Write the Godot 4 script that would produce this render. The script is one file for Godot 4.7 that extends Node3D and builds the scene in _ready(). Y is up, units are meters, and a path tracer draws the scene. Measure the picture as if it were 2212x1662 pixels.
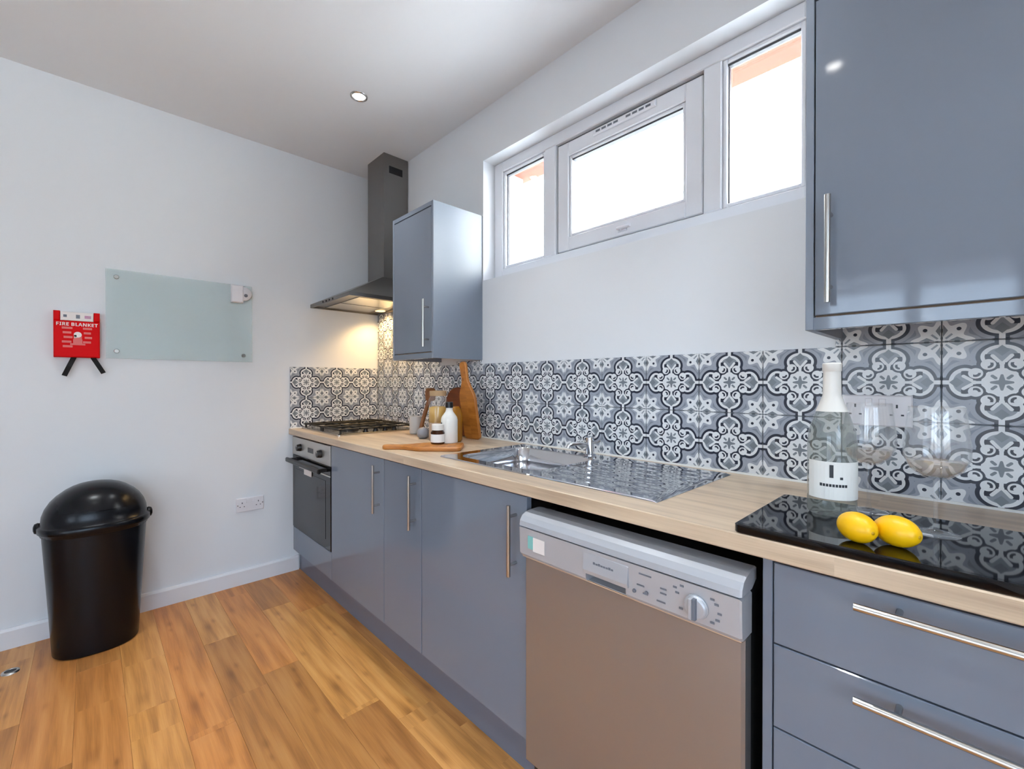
extends Node3D
# A galley kitchen: x runs along the tiled window wall from the corner, z into the room, y up.

const CEIL := 2.664
const WT := 0.91          # worktop top
const WF := 0.613         # worktop front edge
var M := {}
var rng := RandomNumberGenerator.new()
var taken := {}

# ------------------------------------------------------------------ mesh tools
var tv: PackedVector3Array
var tg: PackedInt32Array

func begin() -> void:
	tv = PackedVector3Array()
	tg = PackedInt32Array()

func tri(a: Vector3, b: Vector3, c: Vector3, g: int) -> void:
	tv.append(a); tv.append(b); tv.append(c); tg.append(g)

func orient(from: int) -> void:
	var vol := 0.0
	for i in range(from, tv.size(), 3):
		vol += tv[i].dot(tv[i + 1].cross(tv[i + 2]))
	if vol > 0.0:
		for i in range(from, tv.size(), 3):
			var s := tv[i + 1]
			tv[i + 1] = tv[i + 2]
			tv[i + 2] = s

func cap(ring: PackedVector3Array, g: int, rev: bool) -> void:
	# flat polygon, triangulated in its own plane
	var n := Vector3.ZERO
	for i in ring.size():
		n += ring[i].cross(ring[(i + 1) % ring.size()])
	n = n.normalized()
	var ux := (Vector3.RIGHT if absf(n.x) < 0.8 else Vector3.UP).cross(n).normalized()
	var uy := n.cross(ux)
	var flat := PackedVector2Array()
	for p in ring:
		flat.append(Vector2(p.dot(ux), p.dot(uy)) * 100.0)
	var idx := Geometry2D.triangulate_polygon(flat)
	if idx.is_empty():
		var c := Vector3.ZERO
		for p in ring:
			c += p
		c /= ring.size()
		for i in ring.size():
			var a := ring[i]
			var b := ring[(i + 1) % ring.size()]
			if rev: tri(c, b, a, g)
			else: tri(c, a, b, g)
		return
	for i in range(0, idx.size(), 3):
		var a := ring[idx[i]]
		var b := ring[idx[i + 1]]
		var c := ring[idx[i + 2]]
		var up := (b - a).cross(c - a).dot(n) > 0.0
		if up != rev: tri(a, b, c, g)
		else: tri(a, c, b, g)

func loft(rings: Array, groups = null, caps := true, oriented := true) -> void:
	# rings: PackedVector3Arrays of equal size; groups: smooth group per band (-1 flat)
	var from := tv.size()
	for i in rings.size() - 1:
		var g: int = 0
		if groups != null:
			g = groups[i] if groups is Array else groups
		var p: PackedVector3Array = rings[i]
		var q: PackedVector3Array = rings[i + 1]
		var n := p.size()
		for j in n:
			var k := (j + 1) % n
			if p[j].distance_squared_to(p[k]) > 1e-14:
				tri(p[j], p[k], q[k], g)
			if q[j].distance_squared_to(q[k]) > 1e-14:
				tri(p[j], q[k], q[j], g)
	if caps:
		# the first cap runs against the ring, the last along it, so that the surface closes
		cap(rings[0], 101, true)
		cap(rings[-1], 102, false)
	if oriented:
		orient(from)

func finish(uvo := Vector3.ZERO, uvs := 1.0) -> ArrayMesh:
	var st := SurfaceTool.new()
	st.begin(Mesh.PRIMITIVE_TRIANGLES)
	for t in tg.size():
		var a := tv[t * 3]
		var b := tv[t * 3 + 1]
		var c := tv[t * 3 + 2]
		var n := (b - a).cross(c - a).abs()
		st.set_smooth_group(tg[t])
		for p in [a, b, c]:
			var d: Vector3 = (p - uvo) * uvs
			if n.y >= n.x and n.y >= n.z: st.set_uv(Vector2(d.x, d.z))
			elif n.z >= n.x: st.set_uv(Vector2(d.x, -d.y))
			else: st.set_uv(Vector2(d.z, -d.y))
			st.add_vertex(p)
	st.generate_normals()
	return st.commit()

func rect4(a: Vector3, b: Vector3, axis: int, at: float, c: float) -> PackedVector3Array:
	var u := (axis + 1) % 3
	var w := (axis + 2) % 3
	var out := PackedVector3Array()
	for s in [[0, 0], [1, 0], [1, 1], [0, 1]]:
		var p := Vector3.ZERO
		p[axis] = at
		p[u] = (b[u] - c) if s[0] else (a[u] + c)
		p[w] = (b[w] - c) if s[1] else (a[w] + c)
		out.append(p)
	return out

# a block whose edges at the far end of the axis (and at the near end, if both) are chamfered by c
func block(a: Vector3, b: Vector3, c := 0.0, axis := 2, both := false) -> void:
	var r := []
	if both and c > 0.0:
		r.append(rect4(a, b, axis, a[axis], c))
		r.append(rect4(a, b, axis, a[axis] + c, 0.0))
	else:
		r.append(rect4(a, b, axis, a[axis], 0.0))
	if c > 0.0:
		r.append(rect4(a, b, axis, b[axis] - c, 0.0))
		r.append(rect4(a, b, axis, b[axis], c))
	else:
		r.append(rect4(a, b, axis, b[axis], 0.0))
	loft(r, -1)

func circle(c: Vector3, r: float, n: int, axis := 1) -> PackedVector3Array:
	var out := PackedVector3Array()
	for i in n:
		var t := TAU * i / n
		var d := Vector3.ZERO
		d[(axis + 2) % 3] = cos(t) * r
		d[(axis + 1) % 3] = sin(t) * r
		out.append(c + d)
	return out

func oval(c: Vector3, rx: float, rz: float, e: float, n: int) -> PackedVector3Array:
	var out := PackedVector3Array()
	for i in n:
		var t := TAU * i / n
		var x := cos(t)
		var z := sin(t)
		out.append(c + Vector3(signf(x) * pow(absf(x), 2.0 / e) * rx, 0, signf(z) * pow(absf(z), 2.0 / e) * rz))
	return out

func rrect(x0: float, x1: float, z0: float, z1: float, r: float, y: float, n := 6) -> PackedVector3Array:
	var out := PackedVector3Array()
	var cs := [Vector2(x1 - r, z1 - r), Vector2(x0 + r, z1 - r), Vector2(x0 + r, z0 + r), Vector2(x1 - r, z0 + r)]
	for k in 4:
		for i in n + 1:
			var t := PI / 2 * (k + float(i) / n)
			out.append(Vector3(cs[k].x + cos(t) * r, y, cs[k].y + sin(t) * r))
	return out

# lathe: profile of (radius, height); a third entry of 1 starts a new smooth group
func lathe(prof: Array, n: int, c := Vector3.ZERO, axis := 1, caps := true) -> void:
	var rings := []
	var gs := []
	var g := 1
	for i in prof.size():
		var p = prof[i]
		var at := Vector3.ZERO
		at[axis] = p[1]
		rings.append(circle(c + at, maxf(p[0], 0.00005), n, axis))
		if i > 0:
			gs.append(g)
		if p.size() > 2: g += 1
	loft(rings, gs, caps)

func tube(pts: Array, r: float, n := 10) -> void:
	var rings := []
	var ref := Vector3.UP
	var d0: Vector3 = (pts[1] - pts[0]).normalized()
	if absf(d0.dot(ref)) > 0.9: ref = Vector3.RIGHT
	var side := ref.cross(d0).normalized()
	for i in pts.size():
		var a: Vector3 = pts[maxi(i - 1, 0)]
		var b: Vector3 = pts[mini(i + 1, pts.size() - 1)]
		var d := (b - a).normalized()
		side = (side - d * side.dot(d)).normalized()
		var up := d.cross(side)
		var ring := PackedVector3Array()
		for k in n:
			var t := TAU * k / n
			ring.append(pts[i] + (side * cos(t) + up * sin(t)) * r)
		rings.append(ring)
	loft(rings, 0)

# a flat shape (points in x and z), from y0 to y1, its edges softened by c
func slab(poly: Array, y0: float, y1: float, c: float) -> void:
	var n := poly.size()
	var inn := []
	var area := 0.0
	for i in n:
		var a: Vector2 = poly[i]
		var b: Vector2 = poly[(i + 1) % n]
		area += a.cross(b)
	for i in n:
		var a: Vector2 = poly[(i + n - 1) % n]
		var b: Vector2 = poly[(i + 1) % n]
		var t := (b - a).normalized()
		var inward := Vector2(-t.y, t.x) * (1.0 if area > 0.0 else -1.0)
		inn.append(poly[i] + inward * c)
	var rings := []
	for s in [[y0, true], [y0 + c, false], [y1 - c, false], [y1, true]]:
		var ring := PackedVector3Array()
		for i in n:
			var p: Vector2 = inn[i] if s[1] else poly[i]
			ring.append(Vector3(p.x, s[0], p.y))
		rings.append(ring)
	loft(rings, [1, 0, 2])

# ------------------------------------------------------------------ object tools
func numbered(n: String) -> String:
	var k: int = taken.get(n, 0)
	taken[n] = k + 1
	return n if k == 0 else "%s_%03d" % [n, k]

func org(n: Node) -> Vector3:
	var o := Vector3.ZERO
	while n != self:
		o += (n as Node3D).position
		n = n.get_parent()
	return o

func tag(o: Node, label: String, category: String, group := "") -> Node:
	o.set_meta("label", label)
	o.set_meta("category", category)
	if group: o.set_meta("group", group)
	return o

func thing(called: String, at: Vector3, label: String, category: String, group := "") -> Node3D:
	var o := Node3D.new()
	o.name = numbered(called)
	o.position = at
	add_child(o)
	tag(o, label, category, group)
	return o

# commits the shapes collected since begin(), in scene coordinates, as a child of parent
func part(called: String, parent: Node, m: Material, mid = null, uvo := Vector3.ZERO, uvs := 1.0) -> MeshInstance3D:
	var o := MeshInstance3D.new()
	o.name = numbered(called) if parent == self else called
	var at := Vector3.ZERO
	if parent == self:
		at = mid if mid != null else Vector3.ZERO
	else:
		at = org(parent)
	var mesh := finish(uvo, uvs)
	if at != Vector3.ZERO:
		var arr := mesh.surface_get_arrays(0)
		var vs: PackedVector3Array = arr[Mesh.ARRAY_VERTEX]
		for i in vs.size():
			vs[i] -= at
		arr[Mesh.ARRAY_VERTEX] = vs
		mesh = ArrayMesh.new()
		mesh.add_surface_from_arrays(Mesh.PRIMITIVE_TRIANGLES, arr)
	o.mesh = mesh
	o.material_override = null
	mesh.surface_set_material(0, m)
	parent.add_child(o, true)
	if parent == self:
		o.position = at
	begin()
	return o

# the same, the shapes given in the parent's own axes
func local_part(called: String, parent: Node, m: Material, uvs := 1.0) -> MeshInstance3D:
	var o := MeshInstance3D.new()
	o.name = called
	o.mesh = finish(Vector3.ZERO, uvs)
	o.mesh.surface_set_material(0, m)
	parent.add_child(o, true)
	begin()
	return o

func bx(called: String, parent: Node, m: Material, a: Vector3, b: Vector3, c := 0.0, axis := 2, both := false) -> MeshInstance3D:
	begin()
	block(a, b, c, axis, both)
	return part(called, parent, m)

func struct(called: String, m: Material, uvs := 1.0) -> MeshInstance3D:
	var o := part(called, self, m, null, Vector3.ZERO, uvs)
	o.set_meta("kind", "structure")
	return o

func words(text: String, parent: Node, m: Material, size: float, at: Vector3, turn: float) -> MeshInstance3D:
	var t := TextMesh.new()
	var f := SystemFont.new()
	f.font_names = PackedStringArray(["Droid Sans"])
	f.font_weight = 700
	t.font = f
	t.text = text
	t.font_size = 32
	t.pixel_size = size / 32.0
	t.depth = 0.0006
	t.curve_step = 2.0
	t.material = m
	var o := MeshInstance3D.new()
	o.name = "lettering"
	o.mesh = t
	parent.add_child(o, true)
	o.position = at - org(parent)
	o.rotation.y = turn
	return o

func mat(called: String, c: Color, rough := 0.5, metal := 0.0) -> StandardMaterial3D:
	var m := StandardMaterial3D.new()
	m.resource_name = called
	m.albedo_color = c
	m.roughness = rough
	m.metallic = metal
	M[called] = m
	return m

func glass(called: String, c: Color, rough := 0.02) -> StandardMaterial3D:
	var m := mat(called, c, rough)
	m.transparency = BaseMaterial3D.TRANSPARENCY_ALPHA
	return m

# ------------------------------------------------------------------ textures
func picture(w: int, h: int, data: PackedByteArray) -> ImageTexture:
	return ImageTexture.create_from_image(Image.create_from_data(w, h, false, Image.FORMAT_RGB8, data))

func seg(p: Vector2, a: Vector2, b: Vector2) -> float:
	var d := b - a
	var t := clampf((p - a).dot(d) / d.length_squared(), 0.0, 1.0)
	return (p - a - d * t).length()

# the printed pattern of one encaustic-look tile; x and y from its middle, -1 to 1
func tile_tone(ax: float, ay: float) -> int:
	var a := minf(ax, ay)
	var b := maxf(ax, ay)
	var p := Vector2(a, b)
	var e := (Vector2(a / 0.345, (b - 0.60) / 0.275).length() - 1.0) * 0.30
	var lobe := e if b > 0.40 else 9.0
	var curl := Vector2(a - 0.215, b - 0.42).length()
	var r0 := p.length()
	var fill := minf(minf(lobe, curl - 0.125), r0 - 0.33)
	if b > 0.8: fill = minf(fill, a - 0.05)
	var tone := 3
	var cx := 1.0 - ax
	var cy := 1.0 - ay
	var r := Vector2(cx, cy).length()
	var rim := 0.50 + 0.085 * cos(8.0 * atan2(cy, cx))
	if fill < 0.15: tone = 4
	if r < rim + 0.09: tone = 4
	if r < rim:
		tone = 0
		var q := maxf(cx, cy)
		if minf(cx, cy) < 0.11 * clampf(1.0 - absf(q - 0.27) / 0.19, 0.0, 1.0): tone = 1
		if Vector2(cx - 0.30, cy - 0.30).length() < 0.042: tone = 2
		if absf(cx - cy) < 0.03 and r > 0.10 and r < 0.26: tone = 5
	if fill >= 0.0 and fill < 0.068: tone = 2
	if fill < 0.0: tone = 0
	if lobe < -0.080 and b > 0.42: tone = 5
	if a + absf(b - 0.74) < 0.125: tone = 1
	var v := seg(p, Vector2(0.0, 0.42), Vector2(0.15, 0.62))
	if v < 0.035 or seg(p, Vector2(0, 0.2), Vector2(0, 0.45)) < 0.035: tone = 0
	elif a > 0.03 and a * 0.20 > (b - 0.42) * 0.15 and b > 0.40 and b < 0.66 and lobe < -0.06: tone = 2
	if curl < 0.125: tone = 0
	if curl < 0.085 and a < 0.225 and b < 0.46: tone = 2
	if Vector2(a - 0.235, b - 0.43).length() < 0.055: tone = 0
	if r0 < 0.33 and b < 0.33 and fill < 0.0 and curl > 0.17: tone = 0
	if seg(p, Vector2.ZERO, Vector2(0, 0.17)) - 0.05 * (1.0 - b / 0.22) < 0.012: tone = 1
	if seg(p, Vector2(0.10, 0.10), Vector2(0.15, 0.15)) < 0.03: tone = 1
	if curl < 0.17 and curl >= 0.125 and b < 0.46: tone = 2
	return tone

func tile_texture() -> ImageTexture:
	var n := 512
	var h := n / 2
	var pal := [Color(0.87, 0.875, 0.88), Color(0.46, 0.485, 0.51), Color(0.16, 0.18, 0.235), Color(0.50, 0.525, 0.56), Color(0.60, 0.62, 0.66), Color(0.54, 0.565, 0.595)]
	var data := PackedByteArray()
	data.resize(n * n * 3)
	for j in h:
		for i in j + 1:
			var c := Color(0, 0, 0)
			for s in 4:
				var x := (i + 0.25 + 0.5 * (s % 2)) / h
				var y := (j + 0.25 + 0.5 * (s / 2)) / h
				c += pal[tile_tone(x, y)] * 0.25
			for k in 8:
				var u := i if k < 4 else j
				var w := j if k < 4 else i
				var px := h + u if k & 1 else h - 1 - u
				var py := h + w if k & 2 else h - 1 - w
				var at := (py * n + px) * 3
				data[at] = int(c.r * 255)
				data[at + 1] = int(c.g * 255)
				data[at + 2] = int(c.b * 255)
	return picture(n, n, data)

# wood: four strips of grain, one above the other, running along u
func wood_texture(w: int, h: int, strips: int, dark: Color, mid: Color, light: Color, contrast: float, knots: int) -> ImageTexture:
	var fine := FastNoiseLite.new()
	fine.seed = 7
	fine.noise_type = FastNoiseLite.TYPE_SIMPLEX
	fine.frequency = 1.0
	fine.fractal_octaves = 3
	var broad := FastNoiseLite.new()
	broad.seed = 23
	broad.frequency = 1.0
	broad.fractal_octaves = 2
	var spots := []
	for k in knots:
		spots.append([rng.randf() * w, (k % strips + 0.2 + 0.6 * rng.randf()) * h / strips, 5.0 + 9.0 * rng.randf()])
	var data := PackedByteArray()
	data.resize(w * h * 3)
	for y in h:
		var strip := y * strips / h
		for x in w:
			var u := float(x) / w
			var t := 0.5
			# wraps around along u by blending two windows
			var bend := 0.004 * sin(u * TAU + strip * 2.1)
			var v := float(y) / h + bend
			var a := fine.get_noise_2d(u * 7.0 + strip * 17.0, v * 190.0)
			var b := broad.get_noise_2d(u * 3.0 + strip * 31.0, v * 30.0)
			var c := broad.get_noise_2d(u * 2.2 + strip * 57.0, v * 9.0 + 40.0)
			t += contrast * (0.22 * a + 0.36 * b + 0.62 * c)
			for s in spots:
				var dx: float = (x - s[0]) / (s[2] * 2.4)
				var dy: float = (y - s[1]) / s[2]
				var d := dx * dx + dy * dy
				if d < 9.0: t -= 0.55 * contrast * exp(-d * 0.9)
			t = clampf(t, 0.0, 1.0)
			var col := dark.lerp(mid, t * 2.0) if t < 0.5 else mid.lerp(light, t * 2.0 - 1.0)
			var at := (y * w + x) * 3
			data[at] = int(col.r * 255)
			data[at + 1] = int(col.g * 255)
			data[at + 2] = int(col.b * 255)
	return picture(w, h, data)

func materials() -> void:
	mat("wall paint", Color(0.87, 0.88, 0.89), 0.75)
	mat("ceiling paint", Color(0.90, 0.905, 0.91), 0.8)
	mat("skirting paint", Color(0.88, 0.88, 0.89), 0.35)
	mat("window plastic", Color(0.90, 0.91, 0.93), 0.3)
	mat("gasket", Color(0.30, 0.31, 0.33), 0.6)
	mat("grout", Color(0.46, 0.48, 0.50), 0.9)
	mat("subfloor", Color(0.42, 0.28, 0.16), 0.9)
	mat("sealant", Color(0.90, 0.90, 0.89), 0.4)
	mat("grey gloss", Color(0.455, 0.488, 0.538), 0.06)
	mat("grey satin", Color(0.49, 0.525, 0.575), 0.34)
	mat("plinth grey", Color(0.42, 0.44, 0.49), 0.25)
	mat("carcass", Color(0.80, 0.80, 0.80), 0.5)
	mat("brushed steel", Color(0.55, 0.54, 0.53), 0.33, 1.0)
	mat("oven steel", Color(0.74, 0.73, 0.71), 0.35, 0.7)
	mat("satin steel", Color(0.74, 0.73, 0.71), 0.24, 1.0)
	mat("sink steel", Color(0.80, 0.80, 0.81), 0.09, 1.0)
	mat("chrome", Color(0.82, 0.83, 0.85), 0.06, 1.0)
	mat("silver plastic", Color(0.71, 0.72, 0.74), 0.28, 0.25)
	mat("appliance front", Color(0.64, 0.64, 0.645), 0.36, 0.8)
	mat("black plastic", Color(0.045, 0.045, 0.055), 0.35)
	mat("dark casing", Color(0.06, 0.06, 0.065), 0.6)
	mat("oven glass", Color(0.035, 0.035, 0.04), 0.06)
	mat("oven window", Color(0.13, 0.13, 0.14), 0.08)
	mat("cast iron", Color(0.07, 0.065, 0.06), 0.55)
	mat("bin plastic", Color(0.03, 0.038, 0.06), 0.26).metallic_specular = 0.38
	mat("red plastic", Color(0.83, 0.0, 0.02), 0.5).metallic_specular = 0.25
	mat("print white", Color(0.90, 0.87, 0.85), 0.5)
	mat("print pale red", Color(0.86, 0.42, 0.40), 0.5)
	mat("print grey", Color(0.42, 0.44, 0.48), 0.5)
	mat("print dark", Color(0.18, 0.20, 0.22), 0.5)
	mat("print pink", Color(0.68, 0.50, 0.60), 0.5)
	mat("print teal", Color(0.50, 0.74, 0.72), 0.5)
	mat("webbing", Color(0.035, 0.035, 0.045), 0.8)
	mat("white plastic", Color(0.88, 0.87, 0.88), 0.3)
	mat("off white ceramic", Color(0.80, 0.78, 0.75), 0.4)
	mat("stone grey", Color(0.55, 0.55, 0.57), 0.5)
	mat("black stone", Color(0.022, 0.022, 0.028), 0.035)
	mat("lemon skin", Color(0.98, 0.76, 0.02), 0.38)
	mat("lemon tip", Color(0.78, 0.60, 0.05), 0.5)
	mat("foil white", Color(0.90, 0.89, 0.86), 0.35)
	mat("label paper", Color(0.92, 0.92, 0.90), 0.6)
	mat("pasta", Color(0.80, 0.62, 0.18), 0.6)
	mat("honey", Color(0.62, 0.40, 0.06), 0.25)
	mat("kraft", Color(0.78, 0.66, 0.55), 0.7)
	mat("amber glass", Color(0.24, 0.11, 0.03), 0.08)
	mat("cork", Color(0.72, 0.60, 0.45), 0.8)
	mat("terracotta", Color(0.62, 0.22, 0.12), 0.85)
	mat("cream render", Color(0.92, 0.90, 0.86), 0.9)
	mat("paving", Color(0.62, 0.63, 0.64), 0.9)
	mat("slate paving", Color(0.22, 0.23, 0.25), 0.9)
	mat("walnut", Color(0.52, 0.32, 0.16), 0.5)
	glass("clear glass", Color(0.95, 0.97, 0.97, 0.03))
	glass("bottle glass", Color(0.50, 0.54, 0.50, 0.30))
	glass("goblet glass", Color(0.80, 0.84, 0.86, 0.025))
	glass("jar glass", Color(0.92, 0.95, 0.95, 0.08))
	glass("pale wine", Color(0.84, 0.74, 0.62, 0.22))
	glass("frosted board glass", Color(0.84, 0.92, 0.92, 0.30), 0.08)
	var lamp := mat("lamp glow", Color(1, 1, 1), 0.4)
	lamp.emission_enabled = true
	lamp.emission = Color(1.0, 0.99, 0.97)
	lamp.emission_energy_multiplier = 3.0
	var warm := mat("hood lamp glow", Color(1, 1, 1), 0.4)
	warm.emission_enabled = true
	warm.emission = Color(1.0, 0.80, 0.52)
	warm.emission_energy_multiplier = 0.25
	var t := mat("patterned tile", Color(1, 1, 1), 0.22)
	t.albedo_texture = tile_texture()
	t.uv1_scale = Vector3(1, 1, 1)
	var grain := wood_texture(1024, 512, 4, Color(0.60, 0.40, 0.20), Color(0.82, 0.58, 0.32), Color(0.92, 0.71, 0.45), 0.46, 18)
	var tints := [Color(1, 1, 1), Color(0.88, 0.85, 0.82), Color(1.0, 0.99, 0.95), Color(0.95, 0.90, 0.87), Color(0.86, 0.82, 0.78), Color(0.97, 0.90, 0.84)]
	for k in tints.size():
		var m := mat("oak plank %d" % k, tints[k], 0.34)
		m.albedo_texture = grain
	var top := mat("worktop oak", Color(1, 1, 1), 0.32)
	top.albedo_texture = wood_texture(1024, 512, 1, Color(0.62, 0.53, 0.44), Color(0.80, 0.71, 0.60), Color(0.90, 0.82, 0.71), 0.5, 0)
	top.uv1_scale = Vector3(0.7, 1.3, 1)
	var bw := mat("chopping wood", Color(0.90, 0.80, 0.60), 0.42)
	bw.albedo_texture = grain
	bw.uv1_scale = Vector3(2.0, 2.0, 1)
	var bd := mat("dark chopping wood", Color(0.60, 0.42, 0.30), 0.45)
	bd.albedo_texture = grain
	bd.uv1_scale = Vector3(2.0, 2.0, 1)

# ------------------------------------------------------------------ the scene
func _ready() -> void:
	rng.seed = 11
	# camera
	var cam := Camera3D.new()
	cam.name = "camera"
	cam.fov = 82.0
	cam.near = 0.05
	add_child(cam)
	cam.position = Vector3(3.0227, 1.2055, 1.5266)
	var fwd := Vector3(-0.72407, -0.0052, -0.68972)
	cam.look_at(cam.position + fwd, Vector3.UP)
	cam.current = true
	# sky and exposure
	var env := Environment.new()
	var sky := Sky.new()
	var psm := ProceduralSkyMaterial.new()
	psm.sky_top_color = Color(0.74, 0.86, 1.0)
	psm.sky_horizon_color = Color(0.87, 0.94, 1.0)
	psm.ground_bottom_color = Color(0.55, 0.54, 0.52)
	psm.ground_horizon_color = Color(0.75, 0.75, 0.74)
	psm.energy_multiplier = 1.12
	sky.sky_material = psm
	env.background_mode = Environment.BG_SKY
	env.sky = sky
	env.tonemap_mode = Environment.TONE_MAPPER_LINEAR
	env.tonemap_exposure = 8.0
	env.sdfgi_enabled = true
	env.ssao_enabled = true
	env.ssil_enabled = true
	var sun := DirectionalLight3D.new()
	sun.name = "sun"
	sun.light_energy = 4.6
	sun.light_color = Color(0.96, 0.985, 1.0)
	sun.light_angular_distance = 0.6
	sun.shadow_enabled = true
	sun.sky_mode = DirectionalLight3D.SKY_MODE_LIGHT_ONLY
	add_child(sun)
	sun.look_at_from_position(Vector3(-0.35, 0.80, 0.49), Vector3.ZERO, Vector3.UP)
	var we := WorldEnvironment.new()
	we.name = "world_environment"
	we.environment = env
	add_child(we)
	begin()
	materials()
	room()
	window()
	outside()
	units()
	worktop_run()
	appliances()
	wall_units()
	hood()
	sink()
	left_wall_things()
	crockery()
	downlights()

func room() -> void:
	# floor: a sub-floor and its oak boards, 14 cm wide
	begin()
	block(Vector3(-0.3, -0.2, -0.3), Vector3(4.7, -0.008, 3.8))
	var fl := struct("floor", M["subfloor"])
	var rows := [[0.455, []], [0.595, [0.58, 1.603]], [0.735, [0.43, 1.465]], [0.877, [1.0]], [1.018, [0.59]], [1.156, [1.21]], [1.293, [0.92]], [1.434, [0.456, 1.50]], [1.573, [1.05]], [1.712, [0.70]]]
	var z := 1.852
	while z < 3.45:
		rows.append([z, [0.2 + rng.randf()]])
		z += 0.14
	for i in rows.size():
		var z0: float = rows[i][0]
		var z1: float = minf(rows[i + 1][0] if i + 1 < rows.size() else z0 + 0.14, 3.5)
		var cuts: Array = [0.0]
		if rows[i][1].is_empty(): cuts.append(0.75)
		else:
			for c in rows[i][1]: cuts.append(c)
		while cuts[-1] < 4.4:
			cuts.append(minf(cuts[-1] + 1.03, 4.4))
		for k in cuts.size() - 1:
			if cuts[k + 1] - cuts[k] < 0.02: continue
			begin()
			block(Vector3(cuts[k] + 0.0002, -0.008, z0 + 0.0002), Vector3(cuts[k + 1] - 0.0002, 0.0, z1 - 0.0002), 0.0005, 1)
			var strip := rng.randi() % 4
			var o := part("floor_board", fl, M["oak plank %d" % (rng.randi() % 6)])
			var arr := o.mesh.surface_get_arrays(0)
			var vs: PackedVector3Array = arr[Mesh.ARRAY_VERTEX]
			var uv: PackedVector2Array = arr[Mesh.ARRAY_TEX_UV]
			var shift := rng.randf()
			for q in vs.size():
				uv[q] = Vector2((vs[q].x - cuts[k]) / 1.25 + shift, (strip + 0.04 + 0.92 * clampf((vs[q].z - z0) / 0.142, 0.0, 1.0)) / 4.0)
			arr[Mesh.ARRAY_TEX_UV] = uv
			var mesh := ArrayMesh.new()
			mesh.add_surface_from_arrays(Mesh.PRIMITIVE_TRIANGLES, arr)
			mesh.surface_set_material(0, o.mesh.surface_get_material(0))
			o.mesh = mesh
	begin()
	block(Vector3(-0.3, CEIL, -0.3), Vector3(4.7, CEIL + 0.2, 3.8))
	struct("ceiling", M["ceiling paint"])
	# window wall, with its opening
	begin()
	block(Vector3(-0.3, 0, -0.3), Vector3(1.197, CEIL, 0))
	block(Vector3(2.72, 0, -0.3), Vector3(4.7, CEIL, 0))
	block(Vector3(1.197, 0, -0.3), Vector3(2.72, 1.75, 0))
	block(Vector3(1.197, 2.39, -0.3), Vector3(2.72, CEIL, 0))
	var wb := struct("wall_back", M["wall paint"])
	begin()
	block(Vector3(-0.3, 0, 0), Vector3(0, CEIL, 3.5))
	var wl := struct("wall_left", M["wall paint"])
	begin()
	block(Vector3(4.4, 0, 0), Vector3(4.7, CEIL, 1.60))
	block(Vector3(4.4, 0, 3.40), Vector3(4.7, CEIL, 3.5))
	block(Vector3(4.4, 0, 1.60), Vector3(4.7, 0.50, 3.40))
	block(Vector3(4.4, 2.25, 1.60), Vector3(4.7, CEIL, 3.40))
	struct("wall_right", M["wall paint"])
	begin()
	block(Vector3(-0.3, 0, 3.5), Vector3(2.10, CEIL, 3.8))
	block(Vector3(3.28, 0, 3.5), Vector3(4.7, CEIL, 3.8))
	block(Vector3(2.10, 2.12, 3.5), Vector3(3.28, CEIL, 3.8))
	struct("wall_front", M["wall paint"])
	# skirting
	begin()
	var ring := [Vector2(0, 0), Vector2(0.017, 0), Vector2(0.017, 0.080), Vector2(0.011, 0.092), Vector2(0, 0.092)]
	var ends := []
	for zz in [0.558, 3.5]:
		var r := PackedVector3Array()
		for p in ring: r.append(Vector3(p.x, p.y, zz))
		ends.append(r)
	loft(ends, -1)
	struct("baseboard_left", M["skirting paint"])
	# glazed doors behind the camera: their light fills the room and shows in the gloss fronts
	var d := Node3D.new()
	d.name = "door_1"
	d.position = Vector3(2.69, 0, 3.6)
	add_child(d)
	d.set_meta("kind", "structure")
	begin()
	block(Vector3(2.10, 0, 3.58), Vector3(2.17, 2.12, 3.64))
	block(Vector3(3.21, 0, 3.58), Vector3(3.28, 2.12, 3.64))
	block(Vector3(2.645, 0, 3.58), Vector3(2.735, 2.12, 3.64))
	block(Vector3(2.17, 2.05, 3.58), Vector3(3.21, 2.12, 3.64))
	block(Vector3(2.17, 0, 3.58), Vector3(3.21, 0.09, 3.64))
	part("frame", d, M["window plastic"])
	bx("pane", d, M["clear glass"], Vector3(2.17, 0.09, 3.60), Vector3(2.645, 2.05, 3.606))
	bx("pane", d, M["clear glass"], Vector3(2.735, 0.09, 3.60), Vector3(3.21, 2.05, 3.606))
	# the window in the end wall, beside the camera: it lights the left wall
	var w2 := Node3D.new()
	w2.name = "window_2"
	w2.position = Vector3(4.5, 0.50, 2.5)
	add_child(w2)
	w2.set_meta("kind", "structure")
	begin()
	for b in [[1.60, 1.67, 0.50, 2.25], [3.33, 3.40, 0.50, 2.25], [2.465, 2.535, 0.57, 2.18], [1.67, 3.33, 0.50, 0.57], [1.67, 3.33, 2.18, 2.25]]:
		block(Vector3(4.48, b[2], b[0]), Vector3(4.54, b[3], b[1]))
	part("frame", w2, M["window plastic"])
	bx("pane", w2, M["clear glass"], Vector3(4.507, 0.57, 1.67), Vector3(4.513, 2.18, 2.465))
	bx("pane", w2, M["clear glass"], Vector3(4.507, 0.57, 2.535), Vector3(4.513, 2.18, 3.33))
	# tiles: 20 cm, their joints at x = 2.763 - 0.2 k and y = 1.305 - 0.2 k
	var gap := 0.0011
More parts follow.
